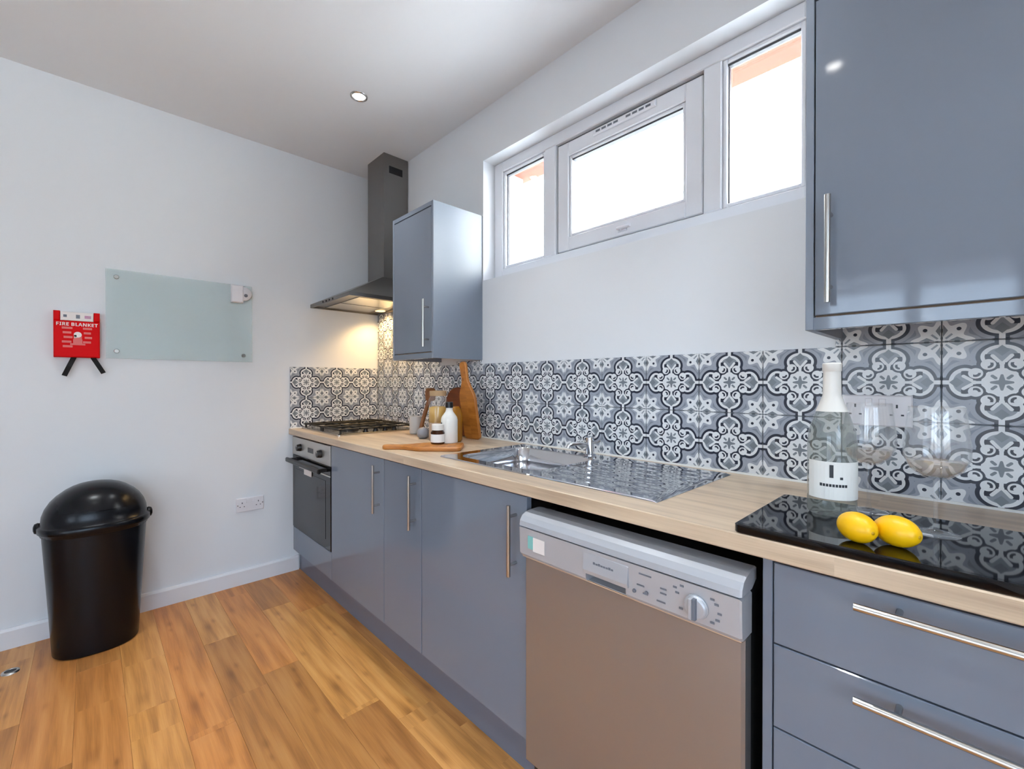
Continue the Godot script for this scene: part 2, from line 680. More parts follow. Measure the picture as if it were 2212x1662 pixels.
	for k in range(-4, 15):
		var x1: float = 2.763 - 0.2 * (k - 1)
		var x0: float = x1 - 0.2
		x1 = minf(x1, 3.55)
		if x0 > 3.5 or x1 < 0.02: continue
		x0 = maxf(x0, 0.008)
		for j in 5:
			var y0: float = 0.905 + 0.2 * j
			var y1: float = y0 + 0.2
			y0 = maxf(y0, WT + 0.004)
			var left := x0
			var right := x1
			if j >= 2:
				if x1 > 2.70 and x0 > 2.5:      # above the seam beside the wall unit
					left = maxf(x0, 2.747)
					if j > 2: continue
				elif x0 < 0.78:                 # behind the cooker, up to the hood
					right = minf(x1, 0.79)
					if j == 4: y1 = 1.70
				elif x0 < 1.18:                 # under the small wall unit
					if j > 2: continue
					right = minf(x1, 1.185)
					y1 = 1.325
				else:
					continue
				if y1 - y0 < 0.01: continue
			if right - left < 0.006: continue
			begin()
			block(Vector3(left + gap, y0 + gap, 0), Vector3(right - gap, y1 - gap, 0.009), 0.0012, 2)
			part("tile", wb, M["patterned tile"], null, Vector3(2.763, 1.305, 0), 5.0)
	for k in 3:
		for j in 2:
			var z0 := maxf(0.008 + 0.2 * k, 0.010)
			var z1 := minf(0.208 + 0.2 * k, 0.606)
			var y0 := maxf(0.905 + 0.2 * j, WT + 0.004)
			begin()
			block(Vector3(0, y0 + gap, z0 + gap), Vector3(0.009, 1.105 + 0.2 * j - gap, z1 - gap), 0.0012, 0)
			part("tile", wl, M["patterned tile"], null, Vector3(0, 1.305, 0.008), 5.0)
	begin()
	block(Vector3(0.001, WT + 0.003, 0.0), Vector3(3.55, 1.303, 0.004))
	block(Vector3(0.001, 1.303, 0.0), Vector3(0.789, 1.699, 0.004))
	block(Vector3(2.748, 1.303, 0.0), Vector3(3.55, 1.50, 0.004))
	part("grout_bed", wb, M["grout"])
	begin()
	block(Vector3(0.0, WT + 0.003, 0.004), Vector3(0.004, 1.303, 0.605))
	part("grout_bed", wl, M["grout"])

func window() -> void:
	var w := Node3D.new()
	w.name = "window_1"
	w.position = Vector3(1.197, 1.75, -0.15)
	add_child(w)
	w.set_meta("kind", "structure")
	var x0 := 1.197
	var x1 := 2.72
	var zf := -0.08
	begin()
	for b in [[x0, 1.262, 1.75, 2.39], [2.655, x1, 1.75, 2.39], [1.262, 2.655, 2.336, 2.39], [1.262, 2.655, 1.75, 1.815]]:
		block(Vector3(b[0], b[2], -0.15), Vector3(b[1], b[3], zf), 0.004, 2)
	part("frame", w, M["window plastic"])
	bx("mullion", w, M["window plastic"], Vector3(1.565, 1.815, -0.15), Vector3(1.634, 2.336, zf), 0.004)
	bx("mullion", w, M["window plastic"], Vector3(2.338, 1.815, -0.15), Vector3(2.402, 2.336, zf), 0.004)
	# fixed lights: glazing beads, gaskets and panes
	for p in [[1.262, 1.565], [2.402, 2.655]]:
		begin()
		var a: float = p[0]
		var b: float = p[1]
		block(Vector3(a, 1.815, -0.11), Vector3(a + 0.016, 2.336, -0.088), 0.004)
		block(Vector3(b - 0.016, 1.815, -0.11), Vector3(b, 2.336, -0.088), 0.004)
		block(Vector3(a + 0.016, 2.320, -0.11), Vector3(b - 0.016, 2.336, -0.088), 0.004)
		block(Vector3(a + 0.016, 1.815, -0.11), Vector3(b - 0.016, 1.831, -0.088), 0.004)
		part("glazing_bead", w, M["window plastic"])
		begin()
		block(Vector3(a + 0.016, 2.312, -0.113), Vector3(b - 0.016, 2.320, -0.096))
		block(Vector3(a + 0.016, 1.831, -0.113), Vector3(a + 0.020, 2.312, -0.10))
		part("gasket", w, M["gasket"])
		bx("pane", w, M["clear glass"], Vector3(a + 0.010, 1.821, -0.122), Vector3(b - 0.010, 2.330, -0.116))
	# opening light
	var s := Node3D.new()
	s.name = "sash"
	w.add_child(s)
	begin()
	for b in [[1.641, 1.706, 1.822, 2.327], [2.266, 2.331, 1.822, 2.327], [1.706, 2.266, 2.262, 2.327], [1.706, 2.266, 1.822, 1.885]]:
		block(Vector3(b[0], b[2], -0.145), Vector3(b[1], b[3], -0.091), 0.004, 2)
	part("sash_frame", s, M["window plastic"])
	begin()
	for b in [[1.634, 1.641, 1.815, 2.336], [2.331, 2.338, 1.815, 2.336], [1.641, 2.331, 2.327, 2.336], [1.641, 2.331, 1.815, 1.822]]:
		block(Vector3(b[0], b[2], -0.145), Vector3(b[1], b[3], -0.104))
	part("seal", s, M["gasket"])
	begin()
	for b in [[1.706, 1.720, 1.885, 2.262], [2.252, 2.266, 1.885, 2.262], [1.720, 2.252, 2.248, 2.262], [1.720, 2.252, 1.885, 1.899]]:
		block(Vector3(b[0], b[2], -0.125), Vector3(b[1], b[3], -0.098), 0.004, 2)
	part("glazing_bead", s, M["window plastic"])
	begin()
	block(Vector3(1.720, 2.241, -0.128), Vector3(2.252, 2.248, -0.104))
	part("gasket", s, M["gasket"])
	bx("pane", s, M["clear glass"], Vector3(1.714, 1.893, -0.134), Vector3(2.258, 2.256, -0.128))
	begin()
	block(Vector3(1.850, 2.292, -0.091), Vector3(2.150, 2.318, -0.080), 0.004, 2)
	part("trickle_vent", s, M["window plastic"])
	for k in 9:
		if k == 4: continue
		bx("vent_slot", s, M["print grey"], Vector3(1.868 + 0.030 * k, 2.300, -0.0805), Vector3(1.890 + 0.030 * k, 2.309, -0.0794))
	begin()
	block(Vector3(1.976, 1.838, -0.091), Vector3(2.018, 1.856, -0.084), 0.003, 2)
	tube([Vector3(1.988, 1.847, -0.085), Vector3(1.988, 1.847, -0.068)], 0.006, 12)
	block(Vector3(1.982, 1.842, -0.072), Vector3(2.046, 1.853, -0.062), 0.003, 2)
	part("window_handle", s, M["window plastic"])

func outside() -> void:
	begin()
	block(Vector3(1.10, 2.385, -0.34), Vector3(2.82, 2.46, -0.155))
	struct("trim_1", M["terracotta"])
	begin()
	block(Vector3(-14, -0.4, -6.3), Vector3(14, 8.5, -6.0))
	struct("wall_outside", M["cream render"])
	begin()
	block(Vector3(-14, -0.45, -14), Vector3(18, -0.25, 3.8))
	struct("ground_outside", M["paving"])
	begin()
	block(Vector3(-14, -0.45, 3.8), Vector3(18, -0.25, 18))
	struct("ground_patio", M["slate paving"])
	# porch roof over the glazed doors: it keeps the sun off the floor
	begin()
	block(Vector3(0.2, 2.40, 3.8), Vector3(5.2, 2.50, 6.8))
	struct("ceiling_porch", M["window plastic"])

func bar_handle(parent: Node, a: Vector3, b: Vector3, out: Vector3) -> void:
	var d := (b - a).normalized()
	var l := (b - a).length()
	begin()
	tube([a, a + d * 0.002, b - d * 0.002, b], 0.0062, 12)
	var h := part("handle", parent, M["satin steel"])
	for f in [0.16, 0.84]:
		begin()
		var p: Vector3 = a + d * l * f
		tube([p - out, p - out * 0.06], 0.0048, 10)
		part("handle_post", h, M["satin steel"])

func base_cabinet(x0: float, x1: float, hx: float, label: String) -> void:
	var t := thing("base_cabinet", Vector3((x0 + x1) / 2, 0.14, 0.3), label, "cabinet", "grey gloss base cabinets under the worktop")
	begin()
	block(Vector3(x0, 0.14, 0.02), Vector3(x1, 0.740 if x0 > 1.5 else 0.870, 0.572))
	part("body", t, M["carcass"])
	begin()
	block(Vector3(x0 + 0.0015, 0.142, 0.574), Vector3(x1 - 0.0015, 0.866, 0.594), 0.0015)
	var d := part("door", t, M["grey gloss"])
	bar_handle(d, Vector3(hx, 0.625, 0.626), Vector3(hx, 0.838, 0.626), Vector3(0, 0, 0.032))

func units() -> void:
	base_cabinet(0.640, 1.225, 1.185, "grey gloss base cabinet with one door, between oven and narrow cabinet")
	base_cabinet(1.227, 1.530, 1.490, "narrow grey gloss base cabinet, slimmest of the run")
	base_cabinet(1.532, 2.108, 2.062, "wide grey gloss base cabinet under the sink, beside the dishwasher")
	begin()
	block(Vector3(0.018, 0.0, 0.535), Vector3(2.108, 0.138, 0.552), 0.001)
	tag(part("plinth", self, M["plinth grey"], Vector3(1.06, 0, 0.54)), "dark grey plinth board along the floor under the base cabinets", "plinth")
	begin()
	block(Vector3(2.759, 0.0, 0.535), Vector3(3.35, 0.138, 0.552), 0.001)
	tag(part("plinth", self, M["plinth grey"], Vector3(3.05, 0, 0.54)), "dark grey plinth board under the drawer unit", "plinth")
	# end panel of the sink cabinet towards the dishwasher
	# drawer unit
	var t := thing("drawer_unit", Vector3(3.05, 0.0, 0.3), "grey gloss drawer unit with long steel bar handles beside the dishwasher", "drawer unit")
	bx("side_panel", t, M["grey gloss"], Vector3(2.741, 0.0, 0.02), Vector3(2.7575, 0.874, 0.594), 0.001)
	bx("body", t, M["carcass"], Vector3(2.758, 0.14, 0.02), Vector3(3.35, 0.866, 0.572))
	var ys := [0.866, 0.712, 0.554, 0.352, 0.142]
	for k in 4:
		begin()
		block(Vector3(2.760, ys[k + 1] + 0.0015, 0.574), Vector3(3.348, ys[k] - 0.0015, 0.594), 0.0015)
		var d := part("drawer", t, M["grey gloss"])
		var hy: float = [0.840, 0.687, 0.525, 0.32][k]
		bar_handle(d, Vector3(2.886, hy, 0.628), Vector3(3.222, hy, 0.628), Vector3(0, 0, 0.034))

func worktop_run() -> void:
	begin()
	var y0 := WT - 0.036
	block(Vector3(0.0, y0, 0.49), Vector3(3.40, WT, WF), 0.0025, 2)
	block(Vector3(0.0, y0, 0.0), Vector3(1.60, WT, 0.49))
	block(Vector3(2.04, y0, 0.0), Vector3(3.40, WT, 0.49))
	block(Vector3(1.60, y0, 0.0), Vector3(2.04, WT, 0.10))
	tag(part("worktop", self, M["worktop oak"], Vector3(1.7, WT - 0.036, 0.3)), "pale oak effect worktop running the length of the tiled wall", "worktop")
	begin()
	block(Vector3(0.009, WT, 0.009), Vector3(3.40, WT + 0.006, 0.014))
	block(Vector3(0.009, WT, 0.014), Vector3(0.014, WT + 0.006, 0.606))
	tag(part("sealant_strip", self, M["sealant"], Vector3(1.7, WT, 0.01)), "thin white sealant line where the worktop meets the tiles", "sealant")

func knob(parent: Node, called: String, c: Vector3, r: float, l: float, m: Material) -> MeshInstance3D:
	begin()
	lathe([[r * 1.05, 0.0], [r * 1.05, l * 0.3, 1], [r, l * 0.35, 1], [r * 0.92, l * 0.93], [r * 0.80, l]], 20, c, 2)
	return part(called, parent, m)

func appliances() -> void:
	# oven
	var t := thing("oven", Vector3(0.33, 0.14, 0.3), "built-in steel and black glass oven under the hob", "oven")
	bx("body", t, M["dark casing"], Vector3(0.022, 0.30, 0.03), Vector3(0.636, 0.868, 0.574))
	bx("control_panel", t, M["oven steel"], Vector3(0.024, 0.752, 0.575), Vector3(0.634, 0.862, 0.598), 0.0015)
	for x in [0.174, 0.504]:
		var k := knob(t, "knob", Vector3(x, 0.806, 0.598), 0.021, 0.024, M["black plastic"])
		bx("pointer", k, M["print white"], Vector3(x - 0.0015, 0.812, 0.6222), Vector3(x + 0.0015, 0.824, 0.6228))
	bx("clock_display", t, M["oven glass"], Vector3(0.30, 0.792, 0.598), Vector3(0.385, 0.820, 0.5995))
	begin()
	block(Vector3(0.024, 0.292, 0.575), Vector3(0.634, 0.748, 0.596), 0.002)
	var dr := part("door", t, M["oven glass"])
	bx("window_pane", dr, M["oven window"], Vector3(0.085, 0.345, 0.596), Vector3(0.565, 0.665, 0.5975))
	bx("steel_trim", dr, M["oven steel"], Vector3(0.024, 0.693, 0.596), Vector3(0.634, 0.700, 0.599))
	begin()
	block(Vector3(0.06, 0.712, 0.632), Vector3(0.598, 0.738, 0.652), 0.005, 2, true)
	block(Vector3(0.075, 0.716, 0.594), Vector3(0.100, 0.734, 0.634))
	block(Vector3(0.558, 0.716, 0.594), Vector3(0.583, 0.734, 0.634))
	part("handle", dr, M["black plastic"])
	begin()
	block(Vector3(0.024, 0.142, 0.575), Vector3(0.638, 0.288, 0.594), 0.0015)
	part("lower_panel", t, M["grey gloss"])
	begin()
	block(Vector3(0.250, 0.655, 0.600), Vector3(0.365, 0.700, 0.604), 0.0)
	block(Vector3(0.250, 0.700, 0.600), Vector3(0.365, 0.7015, 0.632), 0.0)
	tag(part("paper_tag", self, M["print white"], Vector3(0.31, 0.655, 0.602)), "small white paper tag hanging from the oven door handle", "tag")
	# gas hob
	t = thing("gas_hob", Vector3(0.33, WT, 0.30), "four burner steel gas hob with black pan supports", "hob")
	begin()
	loft([rrect(0.045, 0.625, 0.055, 0.555, 0.02, WT), rrect(0.045, 0.625, 0.055, 0.555, 0.02, WT + 0.006), rrect(0.053, 0.617, 0.063, 0.547, 0.02, WT + 0.010)], [1, 2])
	part("hob_plate", t, M["satin steel"])
	for b in [[0.20, 0.19, 0.050], [0.47, 0.19, 0.038], [0.20, 0.42, 0.038], [0.47, 0.42, 0.045]]:
		var c := Vector3(b[0], WT + 0.010, b[1])
		begin()
		lathe([[b[2] * 1.15, 0.0], [b[2] * 1.1, 0.008, 1], [b[2], 0.008], [b[2], 0.016, 1], [b[2] * 0.85, 0.020], [0.001, 0.021]], 24, c)
		part("burner", t, M["cast iron"])
	for sx in [0.065, 0.345]:
		begin()
		var bars := [[sx, sx + 0.26]]
		var y := WT + 0.036
		for zz in [0.075, 0.305, 0.535]:
			block(Vector3(sx, y - 0.008, zz - 0.005), Vector3(sx + 0.265, y, zz + 0.005), 0.002, 1)
		for xx in [sx, sx + 0.255]:
			block(Vector3(xx, y - 0.008, 0.075), Vector3(xx + 0.010, y, 0.535), 0.002, 1)
		block(Vector3(sx + 0.128, y - 0.008, 0.075), Vector3(sx + 0.138, y + 0.003, 0.535), 0.002, 1)
		for zz in [0.19, 0.42]:
			block(Vector3(sx, y - 0.008, zz - 0.005), Vector3(sx + 0.265, y + 0.003, zz + 0.005), 0.002, 1)
		for xx in [sx, sx + 0.255]:
			for zz in [0.075, 0.525]:
				block(Vector3(xx, WT + 0.008, zz), Vector3(xx + 0.010, y - 0.006, zz + 0.010))
		bars.clear()
		part("pan_support", t, M["cast iron"])
	for k in 4:
		begin()
		lathe([[0.016, 0.0], [0.016, 0.006, 1], [0.013, 0.007, 1], [0.011, 0.022], [0.009, 0.024]], 16, Vector3(0.598, WT + 0.010, 0.20 + 0.06 * k))
		part("control_knob", t, M["black plastic"])
	# dishwasher
	t = thing("dishwasher", Vector3(2.42, 0.0, 0.3), "silver freestanding dishwasher with rounded control panel and dial", "dishwasher")
	bx("body", t, M["dark casing"], Vector3(2.130, 0.04, 0.04), Vector3(2.716, 0.812, 0.585))
	for x in [2.15, 2.68]:
		bx("foot", t, M["black plastic"], Vector3(x, 0.0, 0.50), Vector3(x + 0.03, 0.04, 0.53))
	begin()
	block(Vector3(2.126, 0.115, 0.586), Vector3(2.718, 0.708, 0.622), 0.006)
	var door := part("door", t, M["appliance front"])
	bx("kick_panel", t, M["appliance front"], Vector3(2.132, 0.035, 0.545), Vector3(2.712, 0.112, 0.575), 0.002)
	# control panel: extruded section with a softly rounded upper edge
	begin()
	var sec := [Vector2(0.586, 0.712), Vector2(0.634, 0.712), Vector2(0.640, 0.720), Vector2(0.643, 0.795), Vector2(0.586, 0.795)]
	# left and right of the grip the full section, above it the upper part only: the grip is a real pocket
	panel(sec, 2.124, 2.357, true, false)
	panel(sec, 2.470, 2.720, false, true)
	panel([Vector2(0.586, 0.738), Vector2(0.6414, 0.738), Vector2(0.643, 0.795), Vector2(0.586, 0.795)], 2.357, 2.470, false, false)
	block(Vector3(2.357, 0.712, 0.586), Vector3(2.470, 0.738, 0.592))
	block(Vector3(2.357, 0.712, 0.592), Vector3(2.470, 0.7135, 0.630))
	var cp := part("control_panel", t, M["silver plastic"])
	begin()
	sec = [Vector2(0.586, 0.7985), Vector2(0.643, 0.7985), Vector2(0.641, 0.812), Vector2(0.632, 0.825), Vector2(0.618, 0.832), Vector2(0.600, 0.835), Vector2(0.560, 0.836), Vector2(0.560, 0.812)]
	panel(sec, 2.124, 2.720)
	part("top_trim", t, M["silver plastic"])
	bx("trim_line", door, M["kraft"], Vector3(2.128, 0.7085, 0.60), Vector3(2.716, 0.7118, 0.632))
	begin()
	var lip := [Vector2(0.640, 0.737), Vector2(0.6450, 0.735), Vector2(0.6478, 0.745), Vector2(0.6440, 0.785), Vector2(0.640, 0.789)]
	panel(lip, 2.352, 2.478)
	var lipo := part("grip_lip", cp, M["silver plastic"])
	begin()
	for k in 8:
		var xa := 2.383 + 0.0073 * k
		block(Vector3(xa, 0.764, 0.6460), Vector3(xa + 0.0056, 0.7695 if k in [0, 2, 6] else 0.7680, 0.6468))
	part("lettering", lipo, M["print grey"])
	bx("energy_sticker", cp, M["print teal"], Vector3(2.160, 0.742, 0.6424), Vector3(2.180, 0.777, 0.6440))
	bx("energy_sticker", cp, M["print white"], Vector3(2.180, 0.738, 0.6424), Vector3(2.222, 0.776, 0.6442))
	var kn := knob(cp, "programme_dial", Vector3(2.634, 0.752, 0.643), 0.0235, 0.010, M["silver plastic"])
	bx("dial_grip", kn, M["print grey"], Vector3(2.6325, 0.731, 0.651), Vector3(2.6395, 0.773, 0.662), 0.001)
	bx("dial_grip", kn, M["silver plastic"], Vector3(2.626, 0.731, 0.651), Vector3(2.6325, 0.773, 0.663), 0.001)
	for q in [[2.585, 0.775], [2.590, 0.765], [2.662, 0.776], [2.670, 0.768], [2.676, 0.752], [2.672, 0.738], [2.662, 0.730], [2.598, 0.735], [2.600, 0.782]]:
		bx("dial_mark", cp, M["print grey"], Vector3(q[0], q[1], 0.6426), Vector3(q[0] + 0.008, q[1] + 0.004, 0.6436))
	for q in [[2.505, 0.778, 0.030], [2.556, 0.762, 0.014], [2.556, 0.752, 0.014], [2.500, 0.752, 0.018], [2.515, 0.737, 0.012], [2.548, 0.733, 0.020]]:
		bx("panel_print", cp, M["print grey"], Vector3(q[0], q[1], 0.6426), Vector3(q[0] + q[2], q[1] + 0.003, 0.6436))
	for q in [[2.494, 0.737], [2.524, 0.742]]:
		begin()
		lathe([[0.0045, 0.0], [0.0040, 0.003]], 12, Vector3(q[0], q[1], 0.643), 2)
		part("button", cp, M["print grey"])

# a section (z, y) extruded along x with slightly drawn-in ends
func panel(sec: Array, x0: float, x1: float, soft0 := true, soft1 := true) -> void:
	var mid := Vector2.ZERO
	for p in sec: mid += p / sec.size()
	var steps := [[x0, 0.94 if soft0 else 1.0], [x0 + 0.004, 1.0], [x1 - 0.004, 1.0], [x1, 0.94 if soft1 else 1.0]]
	var rings := []
	for s in steps:
		var r := PackedVector3Array()
		for p in sec:
			var q: Vector2 = mid + (p - mid) * s[1]
			r.append(Vector3(s[0], q.y, q.x))
		rings.append(r)
	loft(rings, -1)

func wall_unit(x0: float, x1: float, hx: float, label: String) -> void:
	var y0 := 1.325
	var y1 := 2.098
	var zf := 0.330 if x0 > 2.0 else 0.312
	var t := thing("wall_cabinet", Vector3((x0 + x1) / 2, y0, 0.16), label, "cabinet", "grey gloss wall cabinets")
	bx("side_panel", t, M["grey satin"], Vector3(x0, y0, 0.0), Vector3(x0 + 0.016, y1, zf), 0.001)
	bx("side_panel", t, M["grey satin"], Vector3(x1 - 0.016, y0, 0.0), Vector3(x1, y1, zf), 0.001)
	bx("top_panel", t, M["grey gloss"], Vector3(x0 + 0.016, y1 - 0.022, 0.0), Vector3(x1 - 0.016, y1, zf), 0.001)
	bx("pelmet", t, M["grey gloss"], Vector3(x0 + 0.016, y0, zf - 0.020), Vector3(x1 - 0.016, y0 + 0.028, zf), 0.001)
	bx("underside", t, M["kraft"], Vector3(x0 + 0.016, y0 + 0.030, 0.0), Vector3(x1 - 0.016, y0 + 0.046, zf - 0.021))
	bx("body", t, M["carcass"], Vector3(x0 + 0.017, y0 + 0.047, 0.004), Vector3(x1 - 0.017, y1 - 0.023, zf - 0.021))
	begin()
	block(Vector3(x0 + 0.0185, y0 + 0.0325, zf - 0.020), Vector3(x1 - 0.0185, y1 - 0.0265, zf), 0.0015)
	var d := part("door", t, M["grey gloss"])
	bar_handle(d, Vector3(hx, y0 + 0.055, zf + 0.032), Vector3(hx, y0 + 0.290, zf + 0.032), Vector3(0, 0, 0.032))

func wall_units() -> void:
	wall_unit(0.79, 1.190, 1.148, "small grey gloss wall cabinet between the cooker hood and the window")
	wall_unit(2.749, 3.35, 2.797, "large grey gloss wall cabinet above the double socket")

func hood() -> void:
	var t := thing("cooker_hood", Vector3(0.32, 1.69, 0.2), "stainless steel chimney cooker hood in the corner above the hob", "cooker hood")
	bx("chimney", t, M["brushed steel"], Vector3(0.205, 1.862, 0.004), Vector3(0.428, CEIL - 0.001, 0.176), 0.0)
	bx("chimney_vent", t, M["dark casing"], Vector3(0.4281, 2.545, 0.045), Vector3(0.4295, 2.590, 0.140))
	# canopy: rim, then a hipped slope up to the chimney, hollow below
	begin()
	var x0 := 0.020
	var x1 := 0.622
	var z1 := 0.485
	var outer := [rect4(Vector3(x0, 0, 0.010), Vector3(x1, 0, z1), 1, 1.690, 0.0), rect4(Vector3(x0, 0, 0.010), Vector3(x1, 0, z1), 1, 1.712, 0.0)]
	outer.append(rect4(Vector3(0.190, 0, 0.010), Vector3(0.443, 0, 0.192), 1, 1.868, 0.0))
	var inner := [rect4(Vector3(x0 + 0.012, 0, 0.022), Vector3(x1 - 0.012, 0, z1 - 0.012), 1, 1.690, 0.0), rect4(Vector3(x0 + 0.012, 0, 0.022), Vector3(x1 - 0.012, 0, z1 - 0.012), 1, 1.702, 0.0)]
	loft([inner[1], inner[0], outer[0], outer[1], outer[2]], -1)
	part("canopy", t, M["brushed steel"])
	for k in 2:
		begin()
		block(Vector3(0.045 + 0.265 * k, 1.697, 0.11), Vector3(0.295 + 0.265 * k, 1.7018, 0.40), 0.0)
		part("grease_filter", t, M["satin steel"])
	for k in 4:
		begin()
		tube([Vector3(0.24 + 0.05 * k, 1.701, z1), Vector3(0.24 + 0.05 * k, 1.701, z1 + 0.004)], 0.006, 10)
		part("push_button", t, M["black plastic"])
	for x in [0.17, 0.47]:
		begin()
		lathe([[0.034, 1.6965], [0.034, 1.7015]], 20, Vector3(x, 0, 0.070))
		var l := part("lamp", t, M["hood lamp glow"])
		var sp := SpotLight3D.new()
		sp.name = "hood_spot"
		l.add_child(sp, true)
		sp.position = Vector3(x, 1.692, 0.10) - org(l)
		sp.rotation_degrees = Vector3(-82, 0, 0)
		sp.spot_angle = 75
		sp.spot_angle_attenuation = 0.6
		sp.light_color = Color(1.0, 0.82, 0.55)
		sp.light_energy = 0.0375
		sp.light_size = 0.03
		sp.spot_range = 8
		sp.spot_attenuation = 2
		sp.shadow_enabled = true

func sink() -> void:
	var t := thing("sink", Vector3(2.0, WT, 0.29), "stainless steel inset sink with ridged drainer", "sink")
	var y := WT + 0.004
	var ix := 2.05
	# bowl: an outer rim, rounded walls, a floor
	begin()
	var rim := []
	rim.append(rrect(1.545, ix, 0.045, 0.525, 0.020, WT + 0.0005))
	rim.append(rrect(1.548, ix, 0.048, 0.522, 0.020, y))
	rim.append(rrect(1.600, 2.030, 0.110, 0.475, 0.060, y))
	rim.append(rrect(1.606, 2.024, 0.116, 0.469, 0.056, y - 0.006))
	rim.append(rrect(1.612, 2.018, 0.122, 0.463, 0.054, y - 0.060))
	rim.append(rrect(1.618, 2.012, 0.128, 0.457, 0.050, y - 0.130))
	rim.append(rrect(1.640, 1.990, 0.150, 0.435, 0.040, y - 0.150))
	rim.append(rrect(1.800, 1.840, 0.270, 0.310, 0.018, y - 0.154))
	loft(rim, [1, 2, 3, 3, 3, 3, 3], false, false)
	cap(rim[-1], 5, true)
	part("bowl", t, M["sink steel"])
	begin()
	lathe([[0.038, 0.0], [0.036, 0.003], [0.010, 0.003], [0.008, 0.001]], 20, Vector3(1.82, y - 0.154, 0.29))
	part("waste", t, M["chrome"])
	# drainer: a pressed sheet with ridges
	begin()
	var nx := 26
	var nz := 96
	var za := 0.045
	var zb := 0.525
	var xb := 2.485
	for i in nx:
		for j in nz:
			var q := []
			for c in [[i, j], [i + 1, j], [i + 1, j + 1], [i, j + 1]]:
				var u: float = float(c[0]) / nx
				var w: float = float(c[1]) / nz
				var env := smoothstep(0.03, 0.12, u) * (1.0 - smoothstep(0.86, 0.95, u)) * smoothstep(0.08, 0.13, w) * (1.0 - smoothstep(0.87, 0.92, w))
				var h := WT + 0.0012 + 0.0028 * (1.0 - env) + 0.0020 * env * (0.5 - 0.5 * cos(w * TAU * 8.0))
				if c[0] == nx or c[1] == 0 or c[1] == nz: h = WT + 0.0005
				q.append(Vector3(lerpf(ix, xb, u), h, lerpf(za, zb, w)))
			tri(q[0], q[1], q[2], 0)
			tri(q[0], q[2], q[3], 0)
	part("drainer", t, M["sink steel"])
	# tap
	t = thing("mixer_tap", Vector3(1.955, WT + 0.004, 0.078), "short chrome mixer tap standing behind the steel sink", "tap")
	begin()
	lathe([[0.024, 0.0], [0.024, 0.004, 1], [0.0175, 0.006, 1], [0.0165, 0.060], [0.0165, 0.070, 1], [0.012, 0.074], [0.001, 0.075]], 24, t.position)
	part("tap_body", t, M["chrome"])
	begin()
	var p := t.position
	tube([p + Vector3(-0.008, 0.040, 0.010), p + Vector3(-0.024, 0.046, 0.034), p + Vector3(-0.042, 0.046, 0.060), p + Vector3(-0.050, 0.040, 0.072), p + Vector3(-0.052, 0.030, 0.075)], 0.0080, 12)
	part("spout", t, M["chrome"])
	begin()
	tube([p + Vector3(0.010, 0.050, 0.0), p + Vector3(0.034, 0.054, -0.006), p + Vector3(0.046, 0.062, -0.008)], 0.004, 10)
	part("lever", t, M["chrome"])

func double_socket(called: String, label: String, c: Vector3, turned: bool) -> void:
	# built facing +z round its middle, then turned to face +x if it hangs on the left wall
	var t := thing(called, c, label, "socket")
	begin()
	block(Vector3(-0.073, -0.041, 0.0), Vector3(0.073, 0.041, 0.010), 0.003)
	local_part("faceplate", t, M["white plastic"])
	for sx in [-1, 1]:
		begin()
		block(Vector3(sx * 0.014 - 0.007, 0.012, 0.010), Vector3(sx * 0.014 + 0.007, 0.032, 0.0135), 0.001)
		local_part("switch", t, M["white plastic"])
		var x: float = sx * 0.043
		for h in [[-0.002, 0.002, 0.008, 0.017], [-0.014, -0.008, -0.012, -0.008], [0.008, 0.014, -0.012, -0.008]]:
			begin()
			block(Vector3(x + h[0], h[2], 0.0098), Vector3(x + h[1], h[3], 0.0104))
			local_part("pin_hole", t, M["print dark"])
	for sx in [-1, 1]:
		begin()
		lathe([[0.0035, 0.0100], [0.003, 0.0108]], 10, Vector3(sx * 0.066, 0.0, 0), 2)
		local_part("screw", t, M["satin steel"])
	if turned: t.rotation.y = PI / 2

